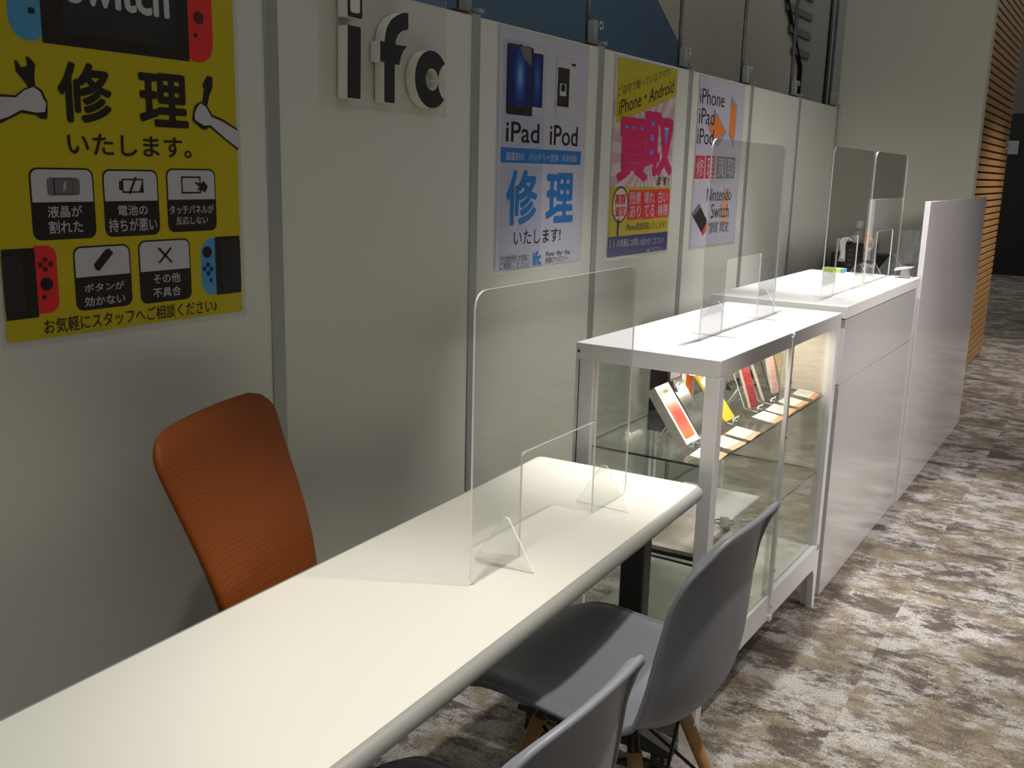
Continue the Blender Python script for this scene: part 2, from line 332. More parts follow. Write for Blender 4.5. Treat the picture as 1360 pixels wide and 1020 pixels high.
# ------------------------------------------------------------------ setting
def floor_mat():
    mt = bpy.data.materials.new('distressed carpet tile'); mt.use_nodes = True; nt = mt.node_tree; N = nt.nodes; L = nt.links
    b = N['Principled BSDF']; b.inputs['Roughness'].default_value = .95; b.inputs['Specular IOR Level'].default_value = .15
    tc = N.new('ShaderNodeTexCoord')
    sep = N.new('ShaderNodeSeparateXYZ'); L.new(tc.outputs['Object'], sep.inputs[0])
    def math_(op, a, bb=None):
        n = N.new('ShaderNodeMath'); n.operation = op
        for i, v in enumerate((a, bb)):
            if v is None: continue
            if isinstance(v, (int, float)): n.inputs[i].default_value = v
            else: L.new(v, n.inputs[i])
        return n.outputs[0]
    # planks 0.5 x 0.25, each second column shifted
    col = math_('FLOOR', math_('DIVIDE', sep.outputs['X'], .5))
    sh = math_('MULTIPLY', math_('FRACT', math_('MULTIPLY', col, .5)), .5)
    row = math_('FLOOR', math_('DIVIDE', math_('ADD', sep.outputs['Y'], sh), .5))
    cmb = N.new('ShaderNodeCombineXYZ'); L.new(col, cmb.inputs[0]); L.new(row, cmb.inputs[1])
    wn = N.new('ShaderNodeTexWhiteNoise'); wn.noise_dimensions = '3D'; L.new(cmb.outputs[0], wn.inputs['Vector'])
    off = N.new('ShaderNodeVectorMath'); off.operation = 'SCALE'; L.new(wn.outputs['Color'], off.inputs[0]); off.inputs['Scale'].default_value = 9
    base = N.new('ShaderNodeVectorMath'); base.operation = 'ADD'; L.new(tc.outputs['Object'], base.inputs[0]); L.new(off.outputs[0], base.inputs[1])
    def noise(vec, scale, det, sx=1, sy=1, rough=.6, dist=0):
        mp = N.new('ShaderNodeMapping'); mp.inputs['Scale'].default_value = (sx, sy, 1); L.new(vec, mp.inputs[0])
        n = N.new('ShaderNodeTexNoise'); n.inputs['Scale'].default_value = scale; n.inputs['Detail'].default_value = det
        n.inputs['Roughness'].default_value = rough; n.inputs['Distortion'].default_value = dist
        L.new(mp.outputs[0], n.inputs['Vector']); return n.outputs['Fac']
    def ramp(fac, stops):
        r = N.new('ShaderNodeValToRGB'); e = r.color_ramp.elements
        e[0].position = stops[0][0]; e[0].color = stops[0][1]; e[1].position = stops[-1][0]; e[1].color = stops[-1][1]
        for p, c in stops[1:-1]:
            q = e.new(p); q.color = c
        L.new(fac, r.inputs[0]); return r.outputs[0]
    def S(r, g, bb): return lin((r/255, g/255, bb/255)) + (1,)
    def mix(f, a, bb, mode='MIX'):
        m_ = N.new('ShaderNodeMix'); m_.data_type = 'RGBA'; m_.blend_type = mode
        if isinstance(f, (int, float)): m_.inputs['Factor'].default_value = f
        else: L.new(f, m_.inputs['Factor'])
        for k, v in (('A', a), ('B', bb)):
            if isinstance(v, tuple): m_.inputs[k].default_value = v
            else: L.new(v, m_.inputs[k])
        return m_.outputs['Result']
    v = base.outputs[0]
    c1 = ramp(noise(v, 4.8, 12, .95, 1.15, .72), [(.38, S(128, 116, 100)), (.48, S(150, 139, 122)), (.53, S(178, 173, 167)), (.7, S(196, 192, 188))])
    m1 = ramp(noise(v, 4.2, 12, .75, 1.25, .78, .2), [(.525, (0,)*3+(1,)), (.575, (1,)*3+(1,))])
    c2 = mix(m1, c1, S(98, 89, 83))
    m2 = ramp(noise(tc.outputs['Object'], 11, 10, .8, 1.3, .8), [(.51, (0,)*3+(1,)), (.57, (.8,)*3+(1,))])
    c3 = mix(m2, c2, S(104, 95, 88))
    fib = ramp(noise(tc.outputs['Object'], 150, 4, 1, 1, .7), [(.35, S(150, 148, 145)), (.65, S(255, 255, 255))])
    c4 = mix(.8, c3, fib, 'MULTIPLY')
    L.new(c4, b.inputs['Base Color'])
    bp = N.new('ShaderNodeBump'); bp.inputs['Strength'].default_value = .4; bp.inputs['Distance'].default_value = .003
    L.new(noise(tc.outputs['Object'], 300, 2), bp.inputs['Height']); L.new(bp.outputs[0], b.inputs['Normal'])
    return mt

g = MB().box((-1.2, -2.5, -.05), (3.6, 17.2, 0), floor_mat()).build('floor'); g['kind'] = 'structure'

# shell-scheme partition
YS = [-.72, 0.02, .76, 1.479, 2.2, 2.904, 3.645, 4.345, 5.068, 5.80]
b = MB()
for a, c_ in zip(YS, YS[1:]):
    b.box((-.035, a+.017, .02), (0, c_-.017, 1.8), WALLP)
b.box((-.035, 5.817, .02), (0, 5.87, 1.8), WALLP)
o = b.build('wall_left'); o['kind'] = 'structure'
POLE = mat('dim metal pole', (104, 102, 110), .5, metal=.4)
for i, y in enumerate(YS):
    t = MB()
    t.box((-.038, y-.018, 0), (.004, y+.018, 1.805), ALU, .002)
    o = t.build('trim_%d' % (i+1)); o['kind'] = 'structure'
    p = MB(); p.tube([(-.05, y-.004, 1.8), (-.05, y-.004, 3.2)], .008, POLE, 10); p.build('pole', o)
    k = MB(); k.box((-.045, y-.014, 1.8), (-.02, y+.010, 1.885), ALU, .002); k.box((-.03, y+.012, 1.812), (.002, y+.035, 1.822), ALU)
    k.tube([(-.02, y+.03+.011*math.cos(a*PI/6), 1.872+.011*math.sin(a*PI/6)) for a in range(13)], .0022, CHR, 6, cap=False)
    k.build('bracket', o)
    q = MB(); q.box((-.07, y-.07, 1.79), (-.008, y-.02, 1.812), BLK, .003); q.build('clamp', o)

# wall behind the partition with its blue and grey graphic
MUR = mat('mural beige grey', (205, 200, 180), .7, noise=.05, nscale=2)
MB().box((-1.35, -2.5, 0), (-1.2, 12.5, 4.2), MUR).build('wall_mural')['kind'] = 'structure'
mur = bpy.data.objects['wall_mural']
BLU = mat('mural blue', (84, 112, 138), .7, noise=.06, nscale=3)
GRN = mat('mural grey green', (150, 156, 145), .7, noise=.05)
b = MB(); b.prism([(1.0, 1.2), (1.0, 3.2), (5.2, 3.2), (5.944, 2.464), (6.555, 2.11), (7.0, 1.8), (7.0, 1.2)], 'x', -1.2, -1.196, BLU); b.build('blue_panel', mur)
b = MB(); b.prism([(7.85, 3.4), (8.98, 2.35), (9.02, 2.12), (9.02, 1.2), (10.6, 1.2), (10.6, 3.6)], 'x', -1.2, -1.19, GRN)
b.build('grey_panel', mur)
b = MB(); b.tube([(-1.18, 7.85, 3.42), (-1.18, 8.98, 2.36), (-1.18, 9.03, 1.2)], .018, BLK, 6)
b.box((-1.19, 9.80, 1.2), (-1.17, 9.87, 3.6), BLK)
for k in range(4): b.box((-1.19, 8.72-.12*k, 2.44+.16*k), (-1.175, 9.2, 2.50+.16*k), mat('mural light grey', (104, 106, 100), .7))
b.build('stair_rail', mur)

# end wall
EW = mat('end wall grey', (190, 187, 172), .75, noise=.05, nscale=1.5, bump=.1, bscale=60)
MB().box((-.02, 5.872, 0), (.733, 5.98, 3.3), EW).build('wall_back')['kind'] = 'structure'
# distant dark wall with a lighter band above
FARD = mat('dark far wall', (20, 20, 18), .8)
FARG = mat('far grey wall', (95, 92, 88), .8)
b = MB(); b.box((-1.2, 17, 0), (3.6, 17.1, 2.42), FARD); b.box((-1.2, 17, 2.42), (3.6, 17.1, 4.2), FARG)
b.build('wall_far')['kind'] = 'structure'
b = MB(); b.box((-.34, 16.98, 1.82), (-.16, 17, 2.02), mat('sign plate grey', (150, 150, 150), .6), .004)
tag(b.build('wall_sign'), 'small pale square plate on the black far wall beyond the slatted screen', 'sign')
# opposite wall, only ever seen mirrored in the acrylic
b = MB(); b.box((3.5, -2.5, .42), (3.6, 17, 3.2), mat('opposite wall', (150, 145, 135), .8))
b.box((3.48, -2.5, 0), (3.6, 17, .42), mat('opposite dado', (45, 42, 38), .8))
b.build('wall_right')['kind'] = 'structure'

# timber slat screen
WS = mat('oak slat', (172, 128, 78), .38, noise=.22, nscale=6, coat=.15)
WSB = mat('slat backing', (28, 22, 16), .9)
t = thing('slatted_screen', 'tall screen of horizontal golden timber slats at the end of the carpeted aisle', 'screen', (.54, 5.99, 0))
b = MB(); b.box((-.10, .02, 0), (-.022, 3.03, 3.4), WSB); b.build('backing_board', t)
b = MB()
z = .02
while z < 3.38:
    b.box((-.022, 0, z), (0, 3.08, z+.037), WS, .002); z += .0505
b.build('slats', t)

# ------------------------------------------------------------------ posters
PC = {'film': clear('laminate film', tint=(.93, .93, .92), haze=.12), 'yellow': mat('ink yellow', (176, 160, 18), .3), 'ink': mat('ink black', (30, 24, 20), .32),
      'white': mat('ink white', (178, 174, 180), .3), 'blue': mat('ink light blue', (72, 138, 180), .3), 'red': mat('ink red', (205, 42, 44), .3),
      'darkred': mat('ink dark red', (82, 26, 26), .3), 'screen': mat('ink screen', (44, 42, 44), .25), 'silver': mat('ink silver', (176, 178, 182), .3),
      'grey': mat('ink grey', (98, 94, 98), .3), 'navy': mat('ink navy', (26, 26, 96), .3), 'paper': mat('poster paper', (176, 174, 188), .3),
      'paleblue': mat('ink pale blue grey', (160, 161, 178), .3), 'navyscreen': mat('ink night blue', (18, 30, 92), .25), 'glow': mat('ink glow blue', (52, 100, 178), .25),
      'glow2': mat('ink glow pale', (120, 168, 214), .25), 'band': mat('ink band blue', (28, 106, 172), .3), 'pinkwhite': mat('ink pink white', (196, 178, 178), .3),
      'pinkray': mat('ink pink ray', (178, 150, 148), .3), 'magenta': mat('ink magenta', (196, 24, 92), .3), 'skyblue': mat('ink sky blue', (66, 142, 206), .3),
      'grey2': mat('ink arrow grey', (140, 136, 136), .3), 'orange': mat('ink orange', (214, 118, 46), .3), 'redbox': mat('ink crimson', (186, 40, 66), .3),
      'greybox': mat('ink box grey', (110, 112, 116), .3), 'paleorange': mat('ink pale orange', (198, 150, 122), .3), 'slate': mat('ink slate', (84, 104, 122), .3)}
for i_, c_ in enumerate(((24, 44, 112), (32, 62, 132), (44, 84, 152), (66, 112, 172), (98, 142, 188))): PC['nb%d' % (i_+1)] = mat('ink night %d' % (i_+1), c_, .25)
LAY = .00035
TXT = bpy.data.curves.new('lettering', 'FONT'); TXO = bpy.data.objects.new('lettering', TXT); C.objects.link(TXO)
def text_mesh(s, bold):
    TXT.body = s; TXT.size = 1; TXT.resolution_u = 4
    bpy.context.view_layer.update()
    me = bpy.data.meshes.new_from_object(TXO.evaluated_get(bpy.context.evaluated_depsgraph_get()))
    vs = [v.co.copy() for v in me.vertices]; fs = [tuple(p.vertices) for p in me.polygons]
    bpy.data.meshes.remove(me)
    x0 = min(v.x for v in vs); x1 = max(v.x for v in vs); y0 = min(v.y for v in vs); y1 = max(v.y for v in vs)
    if bold:   # heavier strokes: the same outline laid down again, nudged all round
        V, F = [], []
        for k in range(8):
            dx, dy = bold*math.cos(k*PI/4), bold*math.sin(k*PI/4); n0 = len(V)
            V += [Vector((v.x+dx, v.y+dy, k)) for v in vs]; F += [tuple(i+n0 for i in f) for f in fs]
        vs, fs = V, F; x0 -= bold; x1 += bold; y0 -= bold; y1 += bold
    return [((v.x-x0)/(x1-x0), (v.y-y0)/(y1-y0), v.z*.12) for v in vs], fs
def add_faces(mb, vs, fs, m, flip):
    V = [mb.bm.verts.new(v) for v in vs]; i = mb.mi(m)
    for f in fs:
        try: q = mb.bm.faces.new([V[k] for k in f])
        except ValueError: continue
        q.material_index = i
def poster(name, label, ops, oy, oz):
    mb = MB(); T = lambda y, z, lay: (.0012 + lay*LAY, y-oy, z-oz)
    for op in ops:
        k = op[0]; m_ = PC[op[1]]
        if k == 'rect':
            _, _, y0, z0, y1, z1, lay, r = op
            r = min(r, (y1-y0)*.49, (z1-z0)*.49)
            pts = rrect(y0, z0, y1, z1, r) if r > 0 else [(y0, z0), (y1, z0), (y1, z1), (y0, z1)]
            mb.poly([T(a, b_, lay) for a, b_ in pts], m_)
        elif k == 'poly': mb.poly([T(a, b_, op[3]) for a, b_ in op[2]], m_)
        elif k == 'ell': mb.poly([T(op[2]+op[4]*math.cos(a*PI/16), op[3]+op[5]*math.sin(a*PI/16), op[6]) for a in range(32)], m_)
        elif k == 'disc': mb.poly([T(op[2]+op[4]*math.cos(a*PI/12), op[3]+op[4]*math.sin(a*PI/12), op[5]) for a in range(24)], m_)
        elif k == 'ring':
            for a in range(24):
                t0, t1 = a*PI/12, (a+1)*PI/12
                mb.poly([T(op[2]+r_*math.cos(t_), op[3]+r_*math.sin(t_), op[6]) for r_, t_ in ((op[4], t0), (op[5], t0), (op[5], t1), (op[4], t1))], m_)
        elif k == 'text':
            _, _, s, y0, z0, y1, z1, lay, bold = op
            vs, fs = text_mesh(s, bold)
            add_faces(mb, [T(y0+u*(y1-y0), z0+v*(z1-z0), lay+q) for u, v, q in vs], fs, m_, False)
        elif k == 'textr':
            _, _, s, ya, za, yb, zb, h, lay, bold = op
            vs, fs = text_mesh(s, bold); dy, dz = yb-ya, zb-za; l = math.hypot(dy, dz)
            add_faces(mb, [T(ya+u*dy, za+u*dz+v*h, lay+q) for u, v, q in vs], fs, m_, False)
    for f in mb.bm.faces:
        f.normal_update()
        if f.normal.x < 0: f.normal_flip()
    o = mb.build(name, recalc=False); o.location = (0, oy, oz)
    tag(o, label, 'poster'); return o
poster('wall_poster', 'large yellow repair poster with game console pictures on the partition above the orange chair', DATA['P1'], 1.13, 1.13)
poster('wall_poster', 'pale lavender poster with two tablets, a music player and big blue lettering', DATA['P2'], 2.56, 1.14)
poster('wall_poster', 'yellow, pink and navy trade-in poster with large magenta characters', DATA['P3'], 3.26, 1.135)
poster('wall_poster', 'white poster with orange arrow shapes and a row of red and grey character squares', DATA['P4'], 3.99, 1.13)

# raised sign letters
FOAM = mat('white foam board', (206, 203, 190), .7); LBK = mat('matt black face', (14, 14, 14), .5)
t = thing('shop_sign', 'raised black and white ifc lettering on a clear backing plate between two posters', 'sign', (0, 1.84, 1.54))
def loc_(pts): return [(y-1.84, z-1.54) for y, z in pts]
b = MB(); b.prism(rrect(-.225, .003, .225, .46, .004), 'x', .001, .004, clear('backing plate', tint=(.997, .997, .99), haze=.02, ior=1.2), ACRD); b.build('backing_plate', t)
def letter(pts, holes=None):
    b = MB(); b.prism(loc_(pts), 'x', .004, .0295, FOAM); 
    return b
b = letter(DATA['I']); b.prism(loc_(DATA['I']), 'x', .0295, .031, LBK, FOAM)
b.build('letter_stem', t)
dy0, dz0, dy1, dz1 = 1.673, 1.728, 1.721, 1.791
b = MB(); b.prism(loc_([(dy0, dz0), (dy1, dz0), (dy1, dz1), (dy0, dz1)]), 'x', .004, .0295, FOAM)
b.prism(loc_(rrect(dy0, dz0, dy1, dz1, .005)), 'x', .0295, .031, LBK, FOAM)
b.prism(loc_(rrect(dy0+.009, dz0+.010, dy1-.009, dz1-.010, .006)), 'x', .031, .032, FOAM); b.build('letter_dot', t)
b = letter(DATA['F']); b.prism(loc_(DATA['F']), 'x', .0295, .031, LBK, FOAM); b.build('letter_f', t)
def letter_c():
    c0 = (1.972, 1.625); R_ = .066; r_ = .0252; bc = (2.043, 1.623); br = .046
    out = []; inn = []
    def outside(p): return math.hypot(p[0]-bc[0], p[1]-bc[1]) > br
    n = 72
    A = [i*2*PI/n for i in range(n+1)]
    out = [(c0[0]+R_*math.cos(a), c0[1]+R_*math.sin(a)) for a in A]; out = [p for p in out[:-1] if outside(p)]
    inn = [(c0[0]+r_*math.cos(a), c0[1]+r_*math.sin(a)) for a in A]; inn = [p for p in inn[:-1] if outside(p)]
    # bite arc between ring edges: upper then lower
    def circ(c1, r1, c2, r2, sgn):
        d = math.hypot(c2[0]-c1[0], c2[1]-c1[1]); a = (r1*r1-r2*r2+d*d)/(2*d); h = math.sqrt(max(r1*r1-a*a, 0))
        ux, uy = (c2[0]-c1[0])/d, (c2[1]-c1[1])/d
        return (c1[0]+a*ux-sgn*h*uy, c1[1]+a*uy+sgn*h*ux)
    ou, ol = circ(c0, R_, bc, br, 1), circ(c0, R_, bc, br, -1)
    iu, il = circ(c0, r_, bc, br, 1), circ(c0, r_, bc, br, -1)
    def arc(p, q):
        a = math.atan2(p[1]-bc[1], p[0]-bc[0]) % (2*PI); b_ = math.atan2(q[1]-bc[1], q[0]-bc[0]) % (2*PI)
        return [(bc[0]+br*math.cos(a+(b_-a)*k/5), bc[1]+br*math.sin(a+(b_-a)*k/5)) for k in range(6)]
    return out + arc(ol, il) + inn[::-1] + arc(iu, ou)
cp = letter_c()
b = letter(cp); b.prism(loc_(cp), 'x', .0295, .031, LBK, FOAM); b.build('letter_c', t)

# ------------------------------------------------------------------ long table
tb = thing('long_table', 'long white table with rounded edge coloured grey for shade standing in front of the posters', 'table', (.7449, 2.0862, 0), .0357)
L_ = 2.15; Wd = .447
def table_top():
    b = MB(); prof = []
    n = 8; th = .034; base = rrect(-Wd, -L_, 0, 0, .03, 6)
    cxm, cym = -Wd/2, -L_/2
    def inset(d):
        return rrect(-Wd+d, -L_+d, -d, -d, max(.03-d, .004), 6)
    rs = []
    r = .016
    for k in range(n+1):
        a = -PI/2 + PI*k/n
        d = r*(1-math.cos(a)); z_ = .72-th/2 + (th/2)*math.sin(a)
        rs.append([(x, y, z_) for x, y in inset(d)])
    b.rings(rs, EDGE, True, False)
    b.bm.verts.ensure_lookup_table()
    V = [v for v in b.bm.verts]
    m_ = len(base)
    b._set([b.bm.faces.new(V[-m_:])], TOPW); b._set([b.bm.faces.new(V[:m_][::-1])], EDGE)
    return b
TOPW = mat('table top white', (226, 224, 214), .38, noise=.015)
EDGE = mat('table edge shaded grey', (150, 150, 144), .45)  # edge is white like the top; its shade is put into this grey
table_top().build('tabletop', tb, True)
for sy in (-.075, -L_+.06):
    lg = MB(); lg.prism(rrect(-.165, sy-.024, -.105, sy+.024, .006), 'z', .075, .686, DKG); lo = lg.build('leg', tb)
    ft = MB(); ft.prism(fillet([(-Wd+.02, .062), (-.01, .062), (-.01, .078), (-.09, .105), (-.18, .105), (-Wd+.02, .078)], .004, 3), 'y', sy-.024, sy+.024, DKG); ft.build('foot_bar', lo)
    for sx in (-Wd+.06, -.045):
        cs = MB(); cs.tube([(sx-.013, sy, .034), (sx+.013, sy, .034)], .034, BLK, 24); cs.box((sx-.018, sy-.02, .034), (sx+.018, sy+.02, .066), DKG, .003)
        cs.tube([(sx+.013, sy, .034), (sx+.016, sy, .034)], .006, CHR, 10); cs.build('caster', lo)
rb = MB()
rb.box((-Wd+.06, -.10, .64), (-.06, -.06, .686), DKG); rb.box((-Wd+.06, -L_+.05, .64), (-.06, -L_+.09, .686), DKG)
rb.box((-.15, -L_+.08, .65), (-.12, -.09, .686), DKG)
rb.build('support_rail', tb)

# ------------------------------------------------------------------ acrylic screens
def make_screen():
    t = thing('acrylic_screen', '', 'acrylic screen', (0, 0, 0))
    H = .508; hl = .305; sl = .145; sh = .2
    pts = [(-hl, 0), (-sl, 0), (-sl, sh), (sl, sh), (sl, 0), (hl, 0), (hl, H), (-hl, H)]
    pts = fillet(pts, [.02, 0, .012, .012, 0, .02, .035, .035], 6)
    b = MB(); b.prism(pts, 'x', -.002, .002, ACR, ACRE); b.build('panel', t)
    for s in (-1, 1):
        b = MB(); y = s*.195
        b.prism(fillet([(-.064, .0), (.064, .0), (.006, .092), (-.006, .092)], [.003, .003, .008, .008], 4), 'y', y-.002, y+.002, ACR, ACRE)
        b.build('foot', t)
    return t
s0 = make_screen(); s0.location = (.617, 1.612, .7203)
s0['label'] = 'clear acrylic screen with rounded corners standing on the long white table'; s0['group'] = 'clear acrylic counter screens'
dup(s0, (.588, 2.688, 1.0003), 0, 'clear acrylic screen standing on top of the glass display cabinet')
dup(s0, (.632, 3.672, 1.0123), 0, 'nearer clear acrylic screen of the pair on the white counter')
dup(s0, (.632, 4.285, 1.0123), 0, 'farther clear acrylic screen of the pair, in front of the black basket')

# ------------------------------------------------------------------ display cabinet
cb = thing('display_cabinet', 'white framed glass display cabinet with phones on its upper shelf', 'cabinet', (.7318, 2.1557, 0), -.0146)
CW, CL = .3836, 1.045
MB().box((-CW, 0, .957), (0, CL, 1.0), CABW, .002).build('top_panel', cb)
for x0, x1, y0, y1 in ((-.036, 0, 0, .036), (-CW, -CW+.05, 0, .036), (-.030, 0, CL-.036, CL), (-CW, -CW+.036, CL-.036, CL)):
    b = MB(); b.box((x0, y0, .2), (x1, y1, .957), CABW, .0015); b.build('corner_post', cb)
b = MB(); b.box((-CW+.011, -.002, .20), (-CW+.013, 0, .957), DKG)
b.box((-CW+.006, -.003, .975), (-CW+.012, 0, .981), DKG)
b.build('post_seam', cb)
# bottom rail and legs, filleted arch
for nm, ax in (('side_base', 'x'),):
    for a0, a1 in ((-.020, 0), (-CW, -CW+.020)):
        b = MB()
        pts = fillet([(0, 0), (.030, 0), (.040, .145), (CL-.040, .145), (CL-.030, 0), (CL, 0), (CL, .222), (0, .222)], [0, 0, .04, .04, 0, 0, 0, 0], 6)
        b.prism(pts, 'x', a0, a1, CABW); b.build('leg_frame', cb)
for y0, y1 in ((0, .020), (CL-.020, CL)):
    b = MB(); pts = fillet([(-CW+.02, 0), (-CW+.04, 0), (-CW+.05, .145), (-.05, .145), (-.04, 0), (-.02, 0), (-.02, .222), (-CW+.02, .222)], [0, 0, .04, .04, 0, 0, 0, 0], 6)
    b.prism(pts, 'y', y0, y1, CABW); b.build('leg_frame', cb)
MB().box((-CW+.02, .02, .20), (-.02, CL-.02, .221), mat('cabinet floor white', (228, 226, 216), .5)).build('bottom_shelf', cb)
MB().box((-CW+.036, CL-.012, .222), (-.03, CL-.006, .957), mat('cabinet end panel', (222, 214, 200), .5)).build('end_panel', cb)
def sheet(x0, y0, z0, x1, y1, z1, m_, me_, nm, axis):
    b = MB()
    if axis == 'x': b.prism([(y0, z0), (y1, z0), (y1, z1), (y0, z1)], 'x', x0, x1, m_, me_)
    elif axis == 'y': b.prism([(x0, z0), (x1, z0), (x1, z1), (x0, z1)], 'y', y0, y1, m_, me_)
    else: b.prism([(x0, y0), (x1, y0), (x1, y1), (x0, y1)], 'z', z0, z1, m_, me_)
    return b.build(nm, cb)
sheet(-CW+.05, .014, .222, -.036, .018, .957, GLS, GLSE, 'end_glass', 'y')
sheet(-.012, .036, .222, -.008, .535, .957, GLS, GLS, 'sliding_glass', 'x')
sheet(-.020, .515, .222, -.016, CL-.036, .957, GLS, GLS, 'sliding_glass', 'x')
sheet(-CW+.02, .02, .729, -.024, CL-.016, .735, GLS, GLSE, 'glass_shelf', 'z')
sheet(-CW+.02, .02, .474, -.024, CL-.016, .480, GLS, GLSE, 'glass_shelf', 'z')
b = MB(); b.box((-.006, .528, .16), (.006, .546, .99), CABW, .002)
b.tube([(0, .537, .985), (.006, .537, .993), (0, .537, .999)], .004, CABW, 8)
for z in (.86, .70, .46, .30, .185): b.tube([(.006, .537, z), (.009, .537, z)], .0035, CHR, 10)
b.build('door_stile', cb)
b = MB(); b.prism(rrect(-.01, .0, .012, .018, .004), 'x', -.004, .008, CABW)
b.bm.verts.ensure_lookup_table()
for v in b.bm.verts: v.co += Vector((.002, .53, .145))
b.build('door_catch', cb)
# rear sliding doors
for y in (.036, .44, .475, CL-.05):
    b = MB(); b.box((-CW+.004, y, .222), (-CW+.018, y+.018, .957), CABW, .001); b.build('rear_door_stile', cb)
sheet(-CW+.006, .05, .222, -CW+.010, .475, .957, GLS, GLS, 'rear_glass', 'x'); sheet(-CW+.012, .455, .222, -CW+.016, CL-.05, .957, GLS, GLS, 'rear_glass', 'x')
LED = mat('led tube', (255, 244, 226), .5, emit=9)
b = MB(); b.box((-.10, .06, .944), (-.085, CL-.06, .957), LED); b.build('light_strip', cb)
for y in (.10, .50, .90):
    b = MB(); b.tube([(-.03, y, .955), (-.03, y, .948)], .006, BLK, 10); b.build('shelf_stud', cb)

# ------------------------------------------------------------------ things on the cabinet shelves (world coordinates)
SZ = .7352
ORW = mat('wallpaper orange', (238, 120, 40), .3)
def swirl_mat():
    mt = bpy.data.materials.new('printed swirl'); mt.use_nodes = True; nt = mt.node_tree; N = nt.nodes; L = nt.links
    b = N['Principled BSDF']; b.inputs['Roughness'].default_value = .25
    tc = N.new('ShaderNodeTexCoord'); mp = N.new('ShaderNodeMapping'); mp.inputs['Location'].default_value = (0, .0, -.07); mp.inputs['Scale'].default_value = (1, 14, 11)
    g_ = N.new('ShaderNodeTexGradient'); g_.gradient_type = 'SPHERICAL'
    L.new(tc.outputs['Object'], mp.inputs[0]); L.new(mp.outputs[0], g_.inputs[0])
    mp.inputs['Location'].default_value = (0, .0, -.78)
    r = N.new('ShaderNodeValToRGB'); e = r.color_ramp.elements
    e[0].position = 0; e[0].color = lin((.95, .66, .36)) + (1,); e[1].position = .75; e[1].color = lin((.88, .18, .10)) + (1,)
    q = e.new(.3); q.color = lin((.93, .42, .14)) + (1,)
    L.new(g_.outputs['Fac'], r.inputs[0]); L.new(r.outputs[0], b.inputs['Base Color']); return mt
SWIRL = swirl_mat()
BOXW = mat('box white card', (232, 228, 222), .4); BOXG = mat('box side card', (170, 168, 160), .5)
def easel(t, wire=None):
    """small clear stand: back leg, lip and side rails, leaning about -x"""
    b = MB()
    m_ = wire or ACRE
    for s in (-1, 1):
        y = s*.022
        b.tube([(.035, y, .022), (.035, y, .006), (-.005, y, .012), (-.045, y, .11)], .0022, m_, 6)
        b.tube([(-.028, y, .07), (-.07, y, .003)], .0022, m_, 6)
    b.tube([(-.045, -.022, .11), (-.045, .022, .11)], .0022, m_, 6); b.tube([(-.07, -.022, .003), (-.07, .022, .003)], .0022, m_, 6)
    b.tube([(.035, -.022, .022), (.035, .022, .022)], .0022, m_, 6)
    return b
def leaning(t, tilt, lift=.0):
    """matrix: local slab (thickness x, width y, height z) leaning back"""
    return Matrix.Translation((.022, 0, .016+lift)) @ Matrix.Rotation(-tilt, 4, 'Y')
def stand_at(name, label, x, y, wire=None, rz=0):
    t = thing(name, label, 'stand', (x, y, SZ), rz); s_ = easel(t, wire).build('wire_frame', t); return t
# boxes and phones: each is a thing of its own leaning on its stand
def slab(name, label, cat, x, y, w, h, d, tilt, mats, rz=0, lift=0, deco=None, group=None, r=.006):
    t = thing(name, label, cat, (x, y, SZ+.0155+lift), rz, group)
    t.rotation_euler = (0, -tilt, rz)
    b = MB(); b.prism(rrect(-w/2, 0, w/2, h, r, 4), 'x', -d, 0, mats[0], mats[1], mback=mats[1]); b.build('body' if cat == 'phone' else 'carton', t)
    if deco: deco(t, w, h, d)
    return t
def deco_boxface(t, w, h, d):
    b = MB(); b.prism(rrect(-w/2+.011, .014, w/2-.011, h-.012, .008), 'x', .0002, .0012, SWIRL, BLK); b.build('printed_front', t)
    b = MB(); b.prism(rrect(-.014, h-.024, .014, h-.016, .003), 'x', .0014, .0016, BLK); b.build('printed_notch', t)
x_ = .585
stand_at('phone_stand', 'clear stand under the tilted white phone box', .59, 2.318)
slab('phone_box', 'white phone box with glowing orange red circle print, tilted on a stand', 'box', .615, 2.318, .085, .166, .026, .62, (BOXW, BOXG), deco=deco_boxface, r=.001)
def deco_dark(t, w, h, d):
    b = MB(); b.prism(rrect(-w/2+.016, .03, w/2-.012, h-.018, .012), 'x', .0002, .001, mat('lilac print', (176, 160, 178), .3), BLK); b.build('printed_phone', t)
t = slab('phone_box', 'black phone box with lilac phone print standing behind the tilted white box', 'box', .498, 2.455, .10, .185, .050, 0, (mat('black card', (26, 20, 22), .3), mat('black card', (26, 20, 22), .3)), deco=deco_dark, r=.001, lift=-.0153)
def deco_oran(t, w, h, d):
    b = MB(); b.prism(rrect(-.012, .02, w/2-.006, h-.008, .010), 'x', .0002, .001, ORW); b.build('printed_phone', t)
    b = MB(); pts = []
    b.tube([(.0014, -.006+.03*math.sin(a*PI/14), h-.06+.05*math.cos(a*PI/14)) for a in range(15)], .0008, mat('pale orange print', (250, 190, 140), .3), 5); b.build('printed_ring', t)
slab('phone_box', 'white phone box with bright orange print standing beside the black box', 'box', .488, 2.575, .095, .19, .045, 0, (BOXW, BOXW), deco=deco_oran, r=.001, lift=-.0153)
GRA = mat('graphite glass', (74, 72, 70), .22, metal=.5)
